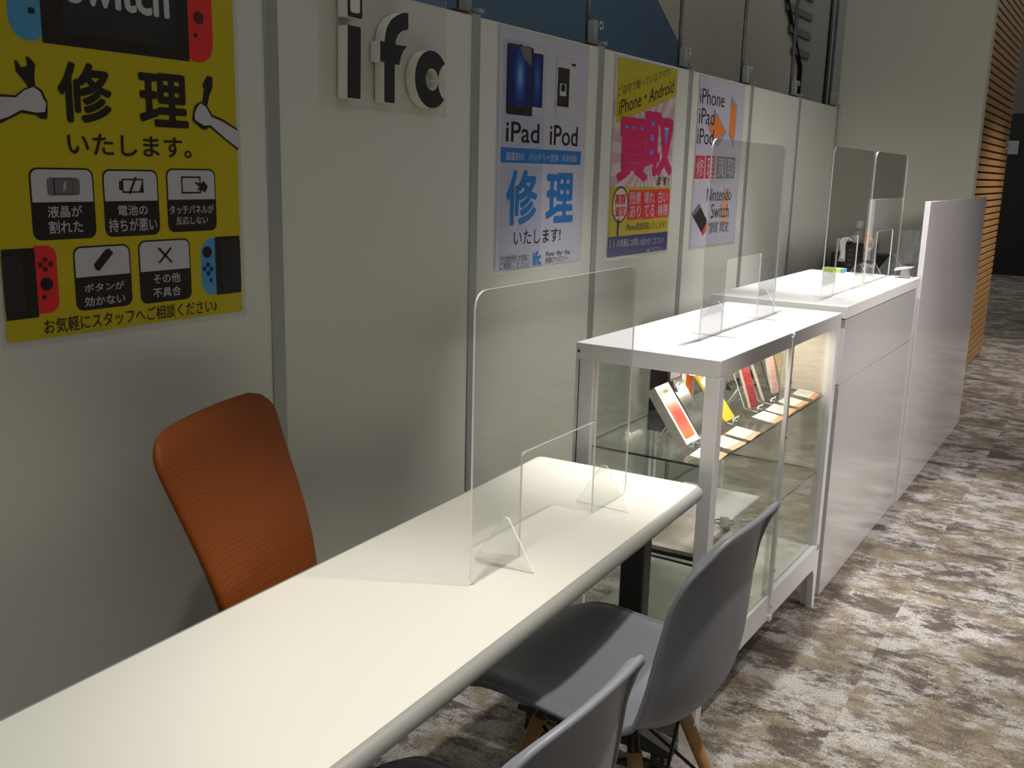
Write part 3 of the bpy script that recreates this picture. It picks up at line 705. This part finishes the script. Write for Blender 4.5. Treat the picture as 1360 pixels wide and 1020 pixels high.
def deco_cam(n=3, cm=None):
    def f(t, w, h, d):
        b = MB(); b.prism(rrect(-w/2+.004, h-.038, -w/2+.038, h-.004, .008), 'x', .0002, .002, cm or GRA); 
        cb_ = b.build('camera_plate', t)
        for (u, v) in ((.013, .029), (.013, .012), (.029, .021))[:n]:
            b = MB(); q = (-w/2+.004+u-.001, h-.042+v)
            b.tube([(.002, q[0], q[1]), (.0045, q[0], q[1])], .0075, CHR, 16); b.tube([(.0046, q[0], q[1]), (.005, q[0], q[1])], .0056, BLK, 16)
            b.build('lens', cb_)
        b = MB(); b.prism(rrect(-.004, h*.50-.006, .004, h*.50+.006, .003), 'x', .0002, .0006, mat('dim mark', (40, 40, 40), .2, metal=.6)); b.build('back_mark', t)
    return f
stand_at('phone_stand', 'clear stand under the graphite phone, half hidden by the white box', .575, 2.43)
slab('phone', 'graphite phone with three camera lenses on a clear stand beside the white box', 'phone', .60, 2.43, .076, .162, .008, .60, (GRA, GRA), deco=deco_cam(3))
stand_at('phone_stand', 'clear stand under the yellow phone behind the cabinet post', .592, 2.605)
YEL = mat('yellow glass', (240, 196, 52), .25)
slab('phone', 'bright yellow phone leaning on a stand behind the front cabinet post', 'phone', .612, 2.60, .074, .172, .008, .66, (YEL, YEL), deco=deco_cam(2, YEL))
def rivet_stand(label, x, y, wire=None):
    t = stand_at('phone_stand', label, x, y, wire)
    for s in (-1, 1):
        b = MB(); b.tube([(-.055, s*.04, .075), (-.045, s*.04, .075)], .012, BLK, 18); k_ = b.build('round_pad', t)
        b = MB(); b.tube([(-.045, s*.04, .075), (-.0435, s*.04, .075)], .004, CHR, 10); b.build('screw', k_)
    return t
rivet_stand('wire stand with round black pads behind the red phone', .60, 2.79)
RED = mat('red glass', (150, 22, 30), .25); RIM = mat('white rim', (225, 215, 205), .4)
slab('phone', 'dark red phone leaning on a wire stand', 'phone', .62, 2.79, .066, .150, .008, .34, (RED, RIM))
rivet_stand('wire stand with round black pads behind the black phone', .60, 2.915)
BKG = mat('black glass', (34, 36, 36), .2)
slab('phone', 'black phone with white rim leaning on a wire stand beside the red one', 'phone', .62, 2.915, .066, .156, .009, .40, (BKG, RIM))
rivet_stand('dark wire stand holding the pink phone', .59, 3.02, BLK)
PNK = mat('rose glass', (196, 150, 146), .3)
slab('phone', 'rose pink phone on a dark wire stand behind the door stile', 'phone', .61, 3.025, .060, .138, .008, .26, (PNK, RIM))
stand_at('phone_stand', 'clear stand under the gold phone nearest the end panel', .585, 3.142)
GLD = mat('champagne metal', (178, 160, 122), .35, metal=.3)
slab('phone', 'champagne gold phone nearest the end panel of the cabinet', 'phone', .605, 3.142, .066, .160, .008, .34, (GLD, GLD))
CARDW = mat('card white', (240, 236, 228), .5); CARDO = mat('card orange', (236, 160, 110), .5)
PRT = mat('faint print', (170, 166, 160), .6)
names = ['nearest the tilted white box', 'in front of the graphite phone', 'in front of the yellow phone', 'in front of the red phone', 'in front of the black phone', 'in front of the pink phone', 'in front of the gold phone']
for i, y in enumerate((2.262, 2.395, 2.515, 2.735, 2.848, 2.975, 3.118)):
    b = MB(); 
    M_ = Matrix.Translation((.680, y, SZ+.0045)) @ Matrix.Rotation(.13, 4, 'Y') @ Matrix.Rotation(.05*(-1)**i, 4, 'Z')
    b.box((-.034, -.046, 0), (.034, .046, .0010), CARDW, 0, M_)
    b.box((.016, -.046, .0010), (.034, .046, .0014), CARDO, 0, M_)
    for k in range(5): b.box((-.028+.008*k, -.036, .0010), (-.0255+.008*k, .034-.009*(k % 2), .0013), PRT, 0, M_)
    tag(b.build('price_card'), 'small white and orange price card ' + names[i] + ' on the glass shelf', 'card', 'price cards along the upper glass shelf')

# papers and clip on the lower shelf
PAP = mat('printed sheet', (204, 194, 188), .6)
t = thing('document_folder', 'printed document in a dark folder lying on the lower glass shelf', 'document', (.60, 2.33, .4803), .02)
MB().box((-.115, -.14, 0), (.085, .13, .010), mat('dark folder', (60, 46, 40), .5), .001).build('folder', t)
b = MB(); b.box((-.112, -.137, .010), (.082, .127, .020), PAP)
for k in range(22): b.box((-.10+.0078*k, -.11, .020), (-.0978+.0078*k, .10-.014*(k % 3), .0203), mat('print grey', (158, 148, 144), .6))
b.build('paper_sheet', t)
BRS = mat('brushed clip metal', (150, 138, 124), .3, metal=.9)
t = thing('bulldog_clip', 'small metal clip lying on the corner of the printed document', 'clip', (.672, 2.44, .5008), .35)
b = MB(); b.box((-.012, -.036, 0), (.012, .036, .010), BRS, .003); b.build('jaw', t)
for s in (-1, 1):
    b = MB(); b.tube([(s*.011, -.02, .007), (s*.024, -.012, .007), (s*.024, .012, .007), (s*.011, .02, .007)], .002, BLK, 6); b.build('handle', t)
tag(MB().box((.42, 2.50, .4803), (.66, 2.78, .4843), mat('pale sheet', (214, 216, 222), .5)).build('paper_stack'), 'pale bluish sheet of paper lying behind the printed document on the lower shelf', 'paper')

# ------------------------------------------------------------------ counter
ct = thing('white_counter', 'white laminate counter cabinet with a slab top between display cabinet and reception panel', 'counter', (.7458, 3.2668, 0), -.0049)
OW, OL = .4675, 1.226
MB().box((-OW, 0, .972), (0, OL, 1.012), WHITE, .0015).build('countertop', ct)
MB().box((-OW+.02, .012, 0), (-.026, OL-.004, .966), GLOSSW).build('carcass', ct)
MB().box((-OW+.02, .012, .966), (-.03, OL-.004, .972), DKG).build('shadow_gap', ct)
MB().box((-.026, .012, .748), (-.004, OL-.004, .966), GLOSSW, .001).build('drawer_front', ct)
MB().box((-.026, .012, .002), (-.004, OL-.004, .745), GLOSSW, .001).build('door', ct)
# reception high panel with lower desk
PANM = mat('reception panel laminate', (226, 221, 220), .28, coat=.5)
rp = thing('reception_desk', 'tall white glossy reception desk panel beyond the counter', 'reception desk', (.735, 4.508, 0))
MB().box((0, 0, 0), (.022, 1.80, 1.33), PANM, .001).build('front_panel', rp)
MB().box((-.40, .0, .71), (-.001, 1.08, .74), WHITE).build('worktop', rp)
MB().box((-.40, .01, 0), (-.38, 1.08, .71), WHITE).build('rear_panel', rp)

# things on the counter and behind it
t = thing('block_pad', 'small lime green and blue block at the far edge of the white counter', 'note block', (.40, 4.445, 1.0122), .0)
MB().box((-.045, -.028, 0), (.036, .028, .018), mat('lime green', (186, 214, 96), .6), .002).build('green_part', t)
MB().box((.0365, -.028, 0), (.048, .028, .018), mat('light blue foam', (92, 160, 206), .6), .002).build('blue_part', t)
BK = mat('woven black', (30, 28, 25), .6)
t = thing('black_basket', 'tall black woven basket of cleaning supplies behind the acrylic screens', 'basket', (.405, 4.90, .7405))
b = MB()
for s in (-1, 1):
    b.box((-.062, s*.05-.003, 0), (.062, s*.05+.003, .375), BK); b.box((s*.062-.003, -.05, 0), (s*.062+.003, .05, .375), BK)
b.box((-.062, -.05, 0), (.062, .05, .006), BK)
SLT = mat('basket slot', (84, 76, 60), .8)
for c0 in (-.035, 0, .035):
    for k in range(14): b.box((c0-.010, -.0545, .03+k*.024), (c0+.010, -.0535, .036+k*.024), SLT)
b.tube([(-.063, -.052, .375), (.063, -.052, .375), (.063, .052, .375), (-.063, .052, .375), (-.063, -.052, .375)], .004, BK, 6)
b.build('basket_body', t)
CLRP = clear('cloudy plastic', tint=(.9, .92, .92), haze=.5, edgecol=(.8, .82, .82))
t = thing('spray_bottle', 'translucent bottle standing up out of the black basket', 'bottle', (.385, 4.905, .755))
def lathe(prof, m_, n=16, cx0=0, cy0=0):
    b = MB(); b.rings([[(cx0+r*math.cos(2*PI*k/n), cy0+r*math.sin(2*PI*k/n), z) for k in range(n)] for r, z in prof], m_); return b
lathe([(.022, 0), (.024, .01), (.024, .38), (.020, .41), (.012, .425)], CLRP).build('bottle_body', t)
lathe([(.018, .425), (.019, .43), (.019, .458), (.012, .466)], mat('grey cap', (190, 192, 192), .4)).build('cap', t)
lathe([(.020, 0), (.022, .01), (.022, .395), (.016, .41), (.015, .43)], mat('amber plastic', (206, 136, 52), .3)).build('orange_bottle')
o = bpy.data.objects['orange_bottle']; o.location = (.436, 4.868, .747); tag(o, 'orange bottle neck in the black basket beside the translucent bottle', 'bottle')
CLO = mat('white cloth', (214, 212, 205), .8, bump=.3, bscale=60)
b = MB(); P_ = []
for i in range(9):
    u = i/8; row = []
    for j in range(5):
        v = (j/4-.5)*.028
        zz = 1.128 - .10*max(0, u-.35)/.65 if u > .35 else 1.128 + .012*math.sin(u/.35*PI)
        xx = .365 - .032*min(1, u/.35)
        row.append((xx+v*.9 + .003*math.sin(i*1.3+j), 4.838+.006*math.sin(j*2+i), zz))
    P_.append(row)
b.grid(P_, CLO); o = b.build('white_cloth'); tag(o, 'white cloth strip hanging over the left rim of the black basket', 'cloth')
so = o.modifiers.new('s', 'SOLIDIFY'); so.thickness = .004
b = MB(); b.tube([(.452+.018*math.cos(a*PI/8), 4.845, 1.118+.026*math.sin(a*PI/8)) for a in range(17)], .006, mat('peach plastic', (220, 180, 150), .5), 8, cap=False)
tag(b.build('scissor_handle'), 'peach coloured ring handle sticking out of the black basket', 'handle')
# low dark cabinet against end wall
t = thing('low_cabinet', 'dark grey low cabinet against the end wall behind the basket', 'cabinet', (.06, 5.72, 0))
DK2 = mat('dark cabinet', (46, 45, 42), .6)
MB().box((0, 0, .03), (.30, .145, 1.005), DK2, .003).build('carcass', t)
MB().box((.01, -.008, .05), (.145, 0, .99), DK2, .002).build('door', t); MB().box((.155, -.008, .05), (.29, 0, .99), DK2, .002).build('door', t)
MB().box((.01, .01, 0), (.29, .13, .03), BLK).build('plinth', t)
# card terminal + plastic bag at the end of the counter
t = thing('card_terminal', 'white desktop card terminal with black screen at the far end of the counter', 'terminal', (.702, 4.418, 1.0123), .05)
WP = mat('white plastic', (214, 214, 216), .4)
b = MB(); b.prism([(-.04, .03), (.03, .045), (.03, .054), (-.04, .038)], 'y', -.035, .035, WP); b.build('tray', t)
b = MB(); b.prism([(-.02, 0), (.02, 0), (.012, .04), (-.012, .036)], 'y', -.018, .018, clear('grey smoky plastic', tint=(.7, .7, .7), haze=.3, edgecol=(.8, .8, .82))); b.build('pedestal', t)
b = MB(); b.box((.0, -.03, .054), (.036, .03, .062), BLK, .002); b.build('display', t)
b = MB(); random.seed(3); rs = []
for i in range(9):
    z = .30*i/8; n = 18; rr = .045*(1-.25*math.sin(i*.9)) * (.75+.5*(i/8))
    rs.append([(rr*(1+.25*random.uniform(-1, 1))*math.cos(2*PI*k/n), rr*(1+.25*random.uniform(-1, 1))*math.sin(2*PI*k/n), z) for k in range(n)])
b.rings(rs, clear('crumpled film', tint=(.88, .88, .88), haze=.30, edgecol=(.8, .8, .8)), False)
o = b.build('plastic_bag'); o.location = (.60, 5.05, .8805); tag(o, 'crumpled clear plastic bag on a grey box behind the reception panel', 'bag')
tag(MB().box((.52, 4.97, .7405), (.68, 5.13, .88), mat('grey carton', (90, 90, 88), .7), .004).build('storage_box'), 'plain grey box under the crumpled plastic bag on the reception desk', 'box')

# ------------------------------------------------------------------ grey shell chairs
def cat_rom(P, t):
    n = len(P)-1; x = t*n; i = min(int(x), n-1); f = x-i
    p0, p1, p2, p3 = P[max(i-1, 0)], P[i], P[i+1], P[min(i+2, n)]
    if isinstance(p1, tuple):
        return tuple(.5*((2*b_)+(-a+c_)*f+(2*a-5*b_+4*c_-d)*f*f+(-a+3*b_-3*c_+d)*f**3) for a, b_, c_, d in zip(p0, p1, p2, p3))
    return .5*((2*p1)+(-p0+p2)*f+(2*p0-5*p1+4*p2-p3)*f*f+(-p0+3*p1-3*p2+p3)*f**3)
PROF = [(.238, .418), (.215, .437), (.14, .436), (.04, .418), (-.06, .406), (-.15, .414), (-.206, .448), (-.230, .52), (-.238, .61), (-.242, .71), (-.248, .78), (-.262, .825)]
WID = [.185, .215, .226, .226, .230, .230, .228, .224, .218, .205, .190, .158]
CURL = [.0, .012, .032, .046, .054, .062, .070, .070, .062, .048, .032, .014]
def shell_point(s, t, off=0):
    s2 = s
    k = abs(t)**4
    if s > .8: s2 = s - k*.075*(s-.8)/.2
    if s < .15: s2 = s + k*.045*(.15-s)/.15
    x, z = cat_rom(PROF, s2); x1, z1 = cat_rom(PROF, min(s2+.01, 1)); x0, z0 = cat_rom(PROF, max(s2-.01, 0))
    dx, dz = x1-x0, z1-z0; l = math.hypot(dx, dz); nx, nz = dz/l, -dx/l
    if nz < 0 and s < .3: nx, nz = -nx, -nz
    c_ = cat_rom(CURL, s)*abs(t)**2.6
    w = cat_rom(WID, s)
    e1 = max(0, (abs(t)-.86)/.14); e2 = max(0, (s-.92)/.08)
    c_ -= .015*min(1, math.hypot(e1, e2))**1.6
    return Vector((x + nx*(c_+off), t*w, z + nz*(c_+off)))
def make_chair():
    t = thing('shell_chair', '', 'chair', (0, 0, 0))
    NS, NT = 40, 24
    P_ = [[shell_point(i/NS, -1+2*j/NT) for j in range(NT+1)] for i in range(NS+1)]
    # out-turned lip all round
    o = MB().grid(P_, CHG).build('seat_shell', t)
    sm = o.modifiers.new('s', 'SOLIDIFY'); sm.thickness = .007; sm.offset = 0
    ss = o.modifiers.new('u', 'SUBSURF'); ss.levels = 1; ss.render_levels = 1
    bvl = None
    # rolled rim
    rim = [shell_point(0, -1+2*j/NT) for j in range(NT)] + [shell_point(i/NS, 1) for i in range(NS)] + \
          [shell_point(1, 1-2*j/NT) for j in range(NT)] + [shell_point(1-i/NS, -1) for i in range(NS+1)]
    b = MB(); b.tube(rim, .0058, CHG, 8, cap=False); b.build('rolled_rim', t)
    # legs
    top = [(.105, .105), (.105, -.105), (-.105, .105), (-.105, -.105)]
    for x, y in top:
        sx, sy = (1 if x > 0 else -1), (1 if y > 0 else -1)
        a = Vector((x, y, .345)); e = Vector((sx*(.205 if x > 0 else .215), sy*.205, 0))
        b = MB(); b.tube([a, a.lerp(e, .5), e], .0155, WOODL, 14, r1=.0105); lg = b.build('leg', t)
        b = MB(); h = a + (a-e).normalized()*.045; h2 = Vector((x*.75, y*.75, .398))
        b.tube([a-(a-e).normalized()*.03, a, h, h2], .0128, BLK, 10); b.build('bracket', lg)
        q = a.lerp(e, .12)
        b = MB(); n_ = Vector((sx, 0, 0)); b.tube([q+n_*.012, q+n_*.0175], .0045, CHR, 10); b.build('bolt', lg)
    b = MB()
    ends = {}
    for x, y in top:
        sx, sy = (1 if x > 0 else -1), (1 if y > 0 else -1)
        a = Vector((x, y, .345)); e = Vector((sx*(.205 if x > 0 else .215), sy*.205, 0)); ends[(sx, sy)] = (a, e)
    for s0_, s1_ in (((1, 1), (1, -1)), ((1, -1), (-1, -1)), ((-1, -1), (-1, 1)), ((-1, 1), (1, 1))):
        a0, e0 = ends[s0_]; a1, e1 = ends[s1_]
        b.tube([a0.lerp(e0, .02), a1.lerp(e1, .56)], .004, BLK, 8); b.tube([a1.lerp(e1, .02), a0.lerp(e0, .56)], .004, BLK, 8)
    for s0_, s1_ in (((1, 1), (-1, -1)), ((1, -1), (-1, 1))):
        a0, e0 = ends[s0_]; a1, e1 = ends[s1_]; b.tube([a0+Vector((0, 0, .03)), a1+Vector((0, 0, .03))], .006, BLK, 8)
    b.build('wire_brace', t)
    return t
ch = make_chair(); ch['group'] = 'grey shell chairs along the table'
ch['label'] = 'grey plastic shell chair with wooden legs beside the glass cabinet, tucked under the table'
ch.location = (.727, 1.668, 0); ch.rotation_euler = (0, 0, PI-.03)
dup(ch, (.770, .958, 0), PI-.03, 'nearer grey shell chair at the bottom edge, only its backrest top and seat showing')

# ------------------------------------------------------------------ orange task chair
def fabric():
    mt = bpy.data.materials.new('orange mesh fabric'); mt.use_nodes = True; nt = mt.node_tree; N = nt.nodes; L = nt.links
    b = N['Principled BSDF']; b.inputs['Roughness'].default_value = .6; b.inputs['Specular IOR Level'].default_value = .25
    tc = N.new('ShaderNodeTexCoord'); mp = N.new('ShaderNodeMapping'); mp.inputs['Scale'].default_value = (330, 330, 330); L.new(tc.outputs['Object'], mp.inputs[0])
    v = N.new('ShaderNodeTexVoronoi'); v.inputs['Scale'].default_value = 1; v.inputs['Randomness'].default_value = .15; L.new(mp.outputs[0], v.inputs['Vector'])
    r = N.new('ShaderNodeValToRGB'); e = r.color_ramp.elements
    e[0].position = .1; e[0].color = lin((.52, .255, .03)) + (1,); e[1].position = .75; e[1].color = lin((.40, .18, .015)) + (1,)
    L.new(v.outputs['Distance'], r.inputs[0]); L.new(r.outputs[0], b.inputs['Base Color'])
    bp = N.new('ShaderNodeBump'); bp.inputs['Strength'].default_value = .25; bp.inputs['Distance'].default_value = .001; bp.invert = True
    L.new(v.outputs['Distance'], bp.inputs['Height']); L.new(bp.outputs[0], b.inputs['Normal']); return mt
ORF = fabric()
oc = thing('task_chair', 'orange fabric task chair behind the table with its back to the partition', 'chair', (.30, 1.20, 0), .34)
# local: +x forward, backrest top at z .985
def ring(cx0, hw, ht, z, n=36, p=3.2):
    out = []
    for k in range(n):
        a = 2*PI*k/n; c_, s_ = math.cos(a), math.sin(a)
        xx = math.copysign(abs(c_)**(2/2.4), c_)*ht; yy = math.copysign(abs(s_)**(2/p), s_)*hw
        out.append((cx0 + xx + .16*yy*yy/.18*.6, yy, z))
    return out
BP = [(-.045, .49), (-.038, .55), (-.040, .62), (-.055, .70), (-.080, .78), (-.112, .86), (-.140, .93), (-.160, .992)]
rs = []; NZ = 34
for i in range(NZ+1):
    u = i/NZ; x, z = cat_rom(BP, u)
    W_ = .146 + .060*min(1, u*1.1)
    d = (.992-z); r_ = .058
    w = W_ if d > r_ else W_-r_+math.sqrt(max(r_*r_-(r_-d)**2, 0))
    d2 = z-.47
    if d2 < .03: w = w-.03+math.sqrt(max(.03**2-(.03-d2)**2, 0))
    ht = .024*min(1, math.sqrt(max(d, 0)/.03+.02))
    rs.append(ring(x, w, ht, z))
b = MB(); b.rings(rs, ORF); b.build('backrest', oc)
rs = []
for z, f in ((.405, .80), (.41, .93), (.425, 1.0), (.45, 1.0), (.465, .93), (.47, .75)):
    rs.append([(.035+.165*f*math.copysign(abs(math.cos(2*PI*k/36))**.6, math.cos(2*PI*k/36)), .22*f*math.copysign(abs(math.sin(2*PI*k/36))**.6, math.sin(2*PI*k/36)), z) for k in range(36)])
b = MB(); b.rings(rs, ORF); b.build('seat', oc)
b = MB(); b.box((-.04, -.03, .40), (-.02, .03, .62), BLK, .004); b.box((-.04, -.03, .385), (.06, .03, .405), BLK, .004); b.build('back_bracket', oc)
b = MB(); b.tube([(.03, 0, .09), (.03, 0, .40)], .022, BLK, 16); b.build('gas_column', oc)
bs = MB()
for k in range(5):
    a = k*2*PI/5+.3; bs.tube([(.03, 0, .10), (.03+.24*math.cos(a), .24*math.sin(a), .065)], .018, BLK, 8, r1=.012)
bs.build('star_base', oc)
for k in range(5):
    a = k*2*PI/5+.3; b = MB(); q = Vector((.03+.24*math.cos(a), .24*math.sin(a), .027)); n_ = Vector((-math.sin(a), math.cos(a), 0))*.014
    b.tube([q-n_, q+n_], .027, BLK, 16); b.build('caster', oc)

C.objects.unlink(TXO); bpy.data.objects.remove(TXO)

# ------------------------------------------------------------------ light
def spot(name, loc, tgt, power, angle, size=.05, blend=.5, col=(1, .95, .86)):
    l = bpy.data.lights.new(name, 'SPOT'); l.energy = power; l.spot_size = math.radians(angle); l.spot_blend = blend; l.shadow_soft_size = size; l.color = col
    o = bpy.data.objects.new(name, l); C.objects.link(o); o.location = loc
    o.rotation_euler = (Vector(tgt)-Vector(loc)).to_track_quat('-Z', 'Y').to_euler(); return o
def area(name, loc, tgt, power, sx, sy, col=(1, .96, .9)):
    l = bpy.data.lights.new(name, 'AREA'); l.shape = 'RECTANGLE'; l.size = sx; l.size_y = sy; l.energy = power; l.color = col
    o = bpy.data.objects.new(name, l); C.objects.link(o); o.location = loc
    o.rotation_euler = (Vector(tgt)-Vector(loc)).to_track_quat('-Z', 'Y').to_euler(); return o
spot('spot_cabinet', (.62, 2.65, 2.75), (.62, 2.65, 0), 190, 52, .03, .6, (1, .98, .96))
spot('spot_counter', (.66, 4.2, 2.75), (.64, 4.15, 0), 190, 55, .03, .6, (1, .99, 1))
spot('spot_aisle', (1.5, 1.75, 2.75), (1.1, 1.45, 0), 135, 58, .04, .45, (1, .93, .84))
spot('spot_table', (.75, .75, 2.75), (.6, .8, 0), 78, 46, .04, .7, (1, .965, .89))
spot('spot_aisle', (1.9, 4.2, 2.75), (1.7, 3.9, 0), 125, 80, .05, .8, (1, .95, .9))
spot('spot_aisle', (1.9, 8.5, 2.75), (1.2, 8.2, 0), 230, 90, .05, .8, (1, .95, .9))
spot('fill_side', (3.2, 3.0, 2.3), (.75, 4.5, .3), 220, 62, .4, .5, (1, .93, .93))  # added fill light that brightens the aisle-facing counter and panel fronts
l = bpy.data.lights.new('cabinet_light', 'AREA'); l.shape = 'RECTANGLE'; l.size = .02; l.size_y = .9; l.energy = 2.4; l.color = (1, .93, .82)
o = bpy.data.objects.new('cabinet_light', l); C.objects.link(o); o.location = (.64, 2.68, .94)
w = bpy.data.worlds.new('world'); SC.world = w; w.use_nodes = True
w.node_tree.nodes['Background'].inputs[0].default_value = (.97, .97, .93, 1); w.node_tree.nodes['Background'].inputs[1].default_value = .37
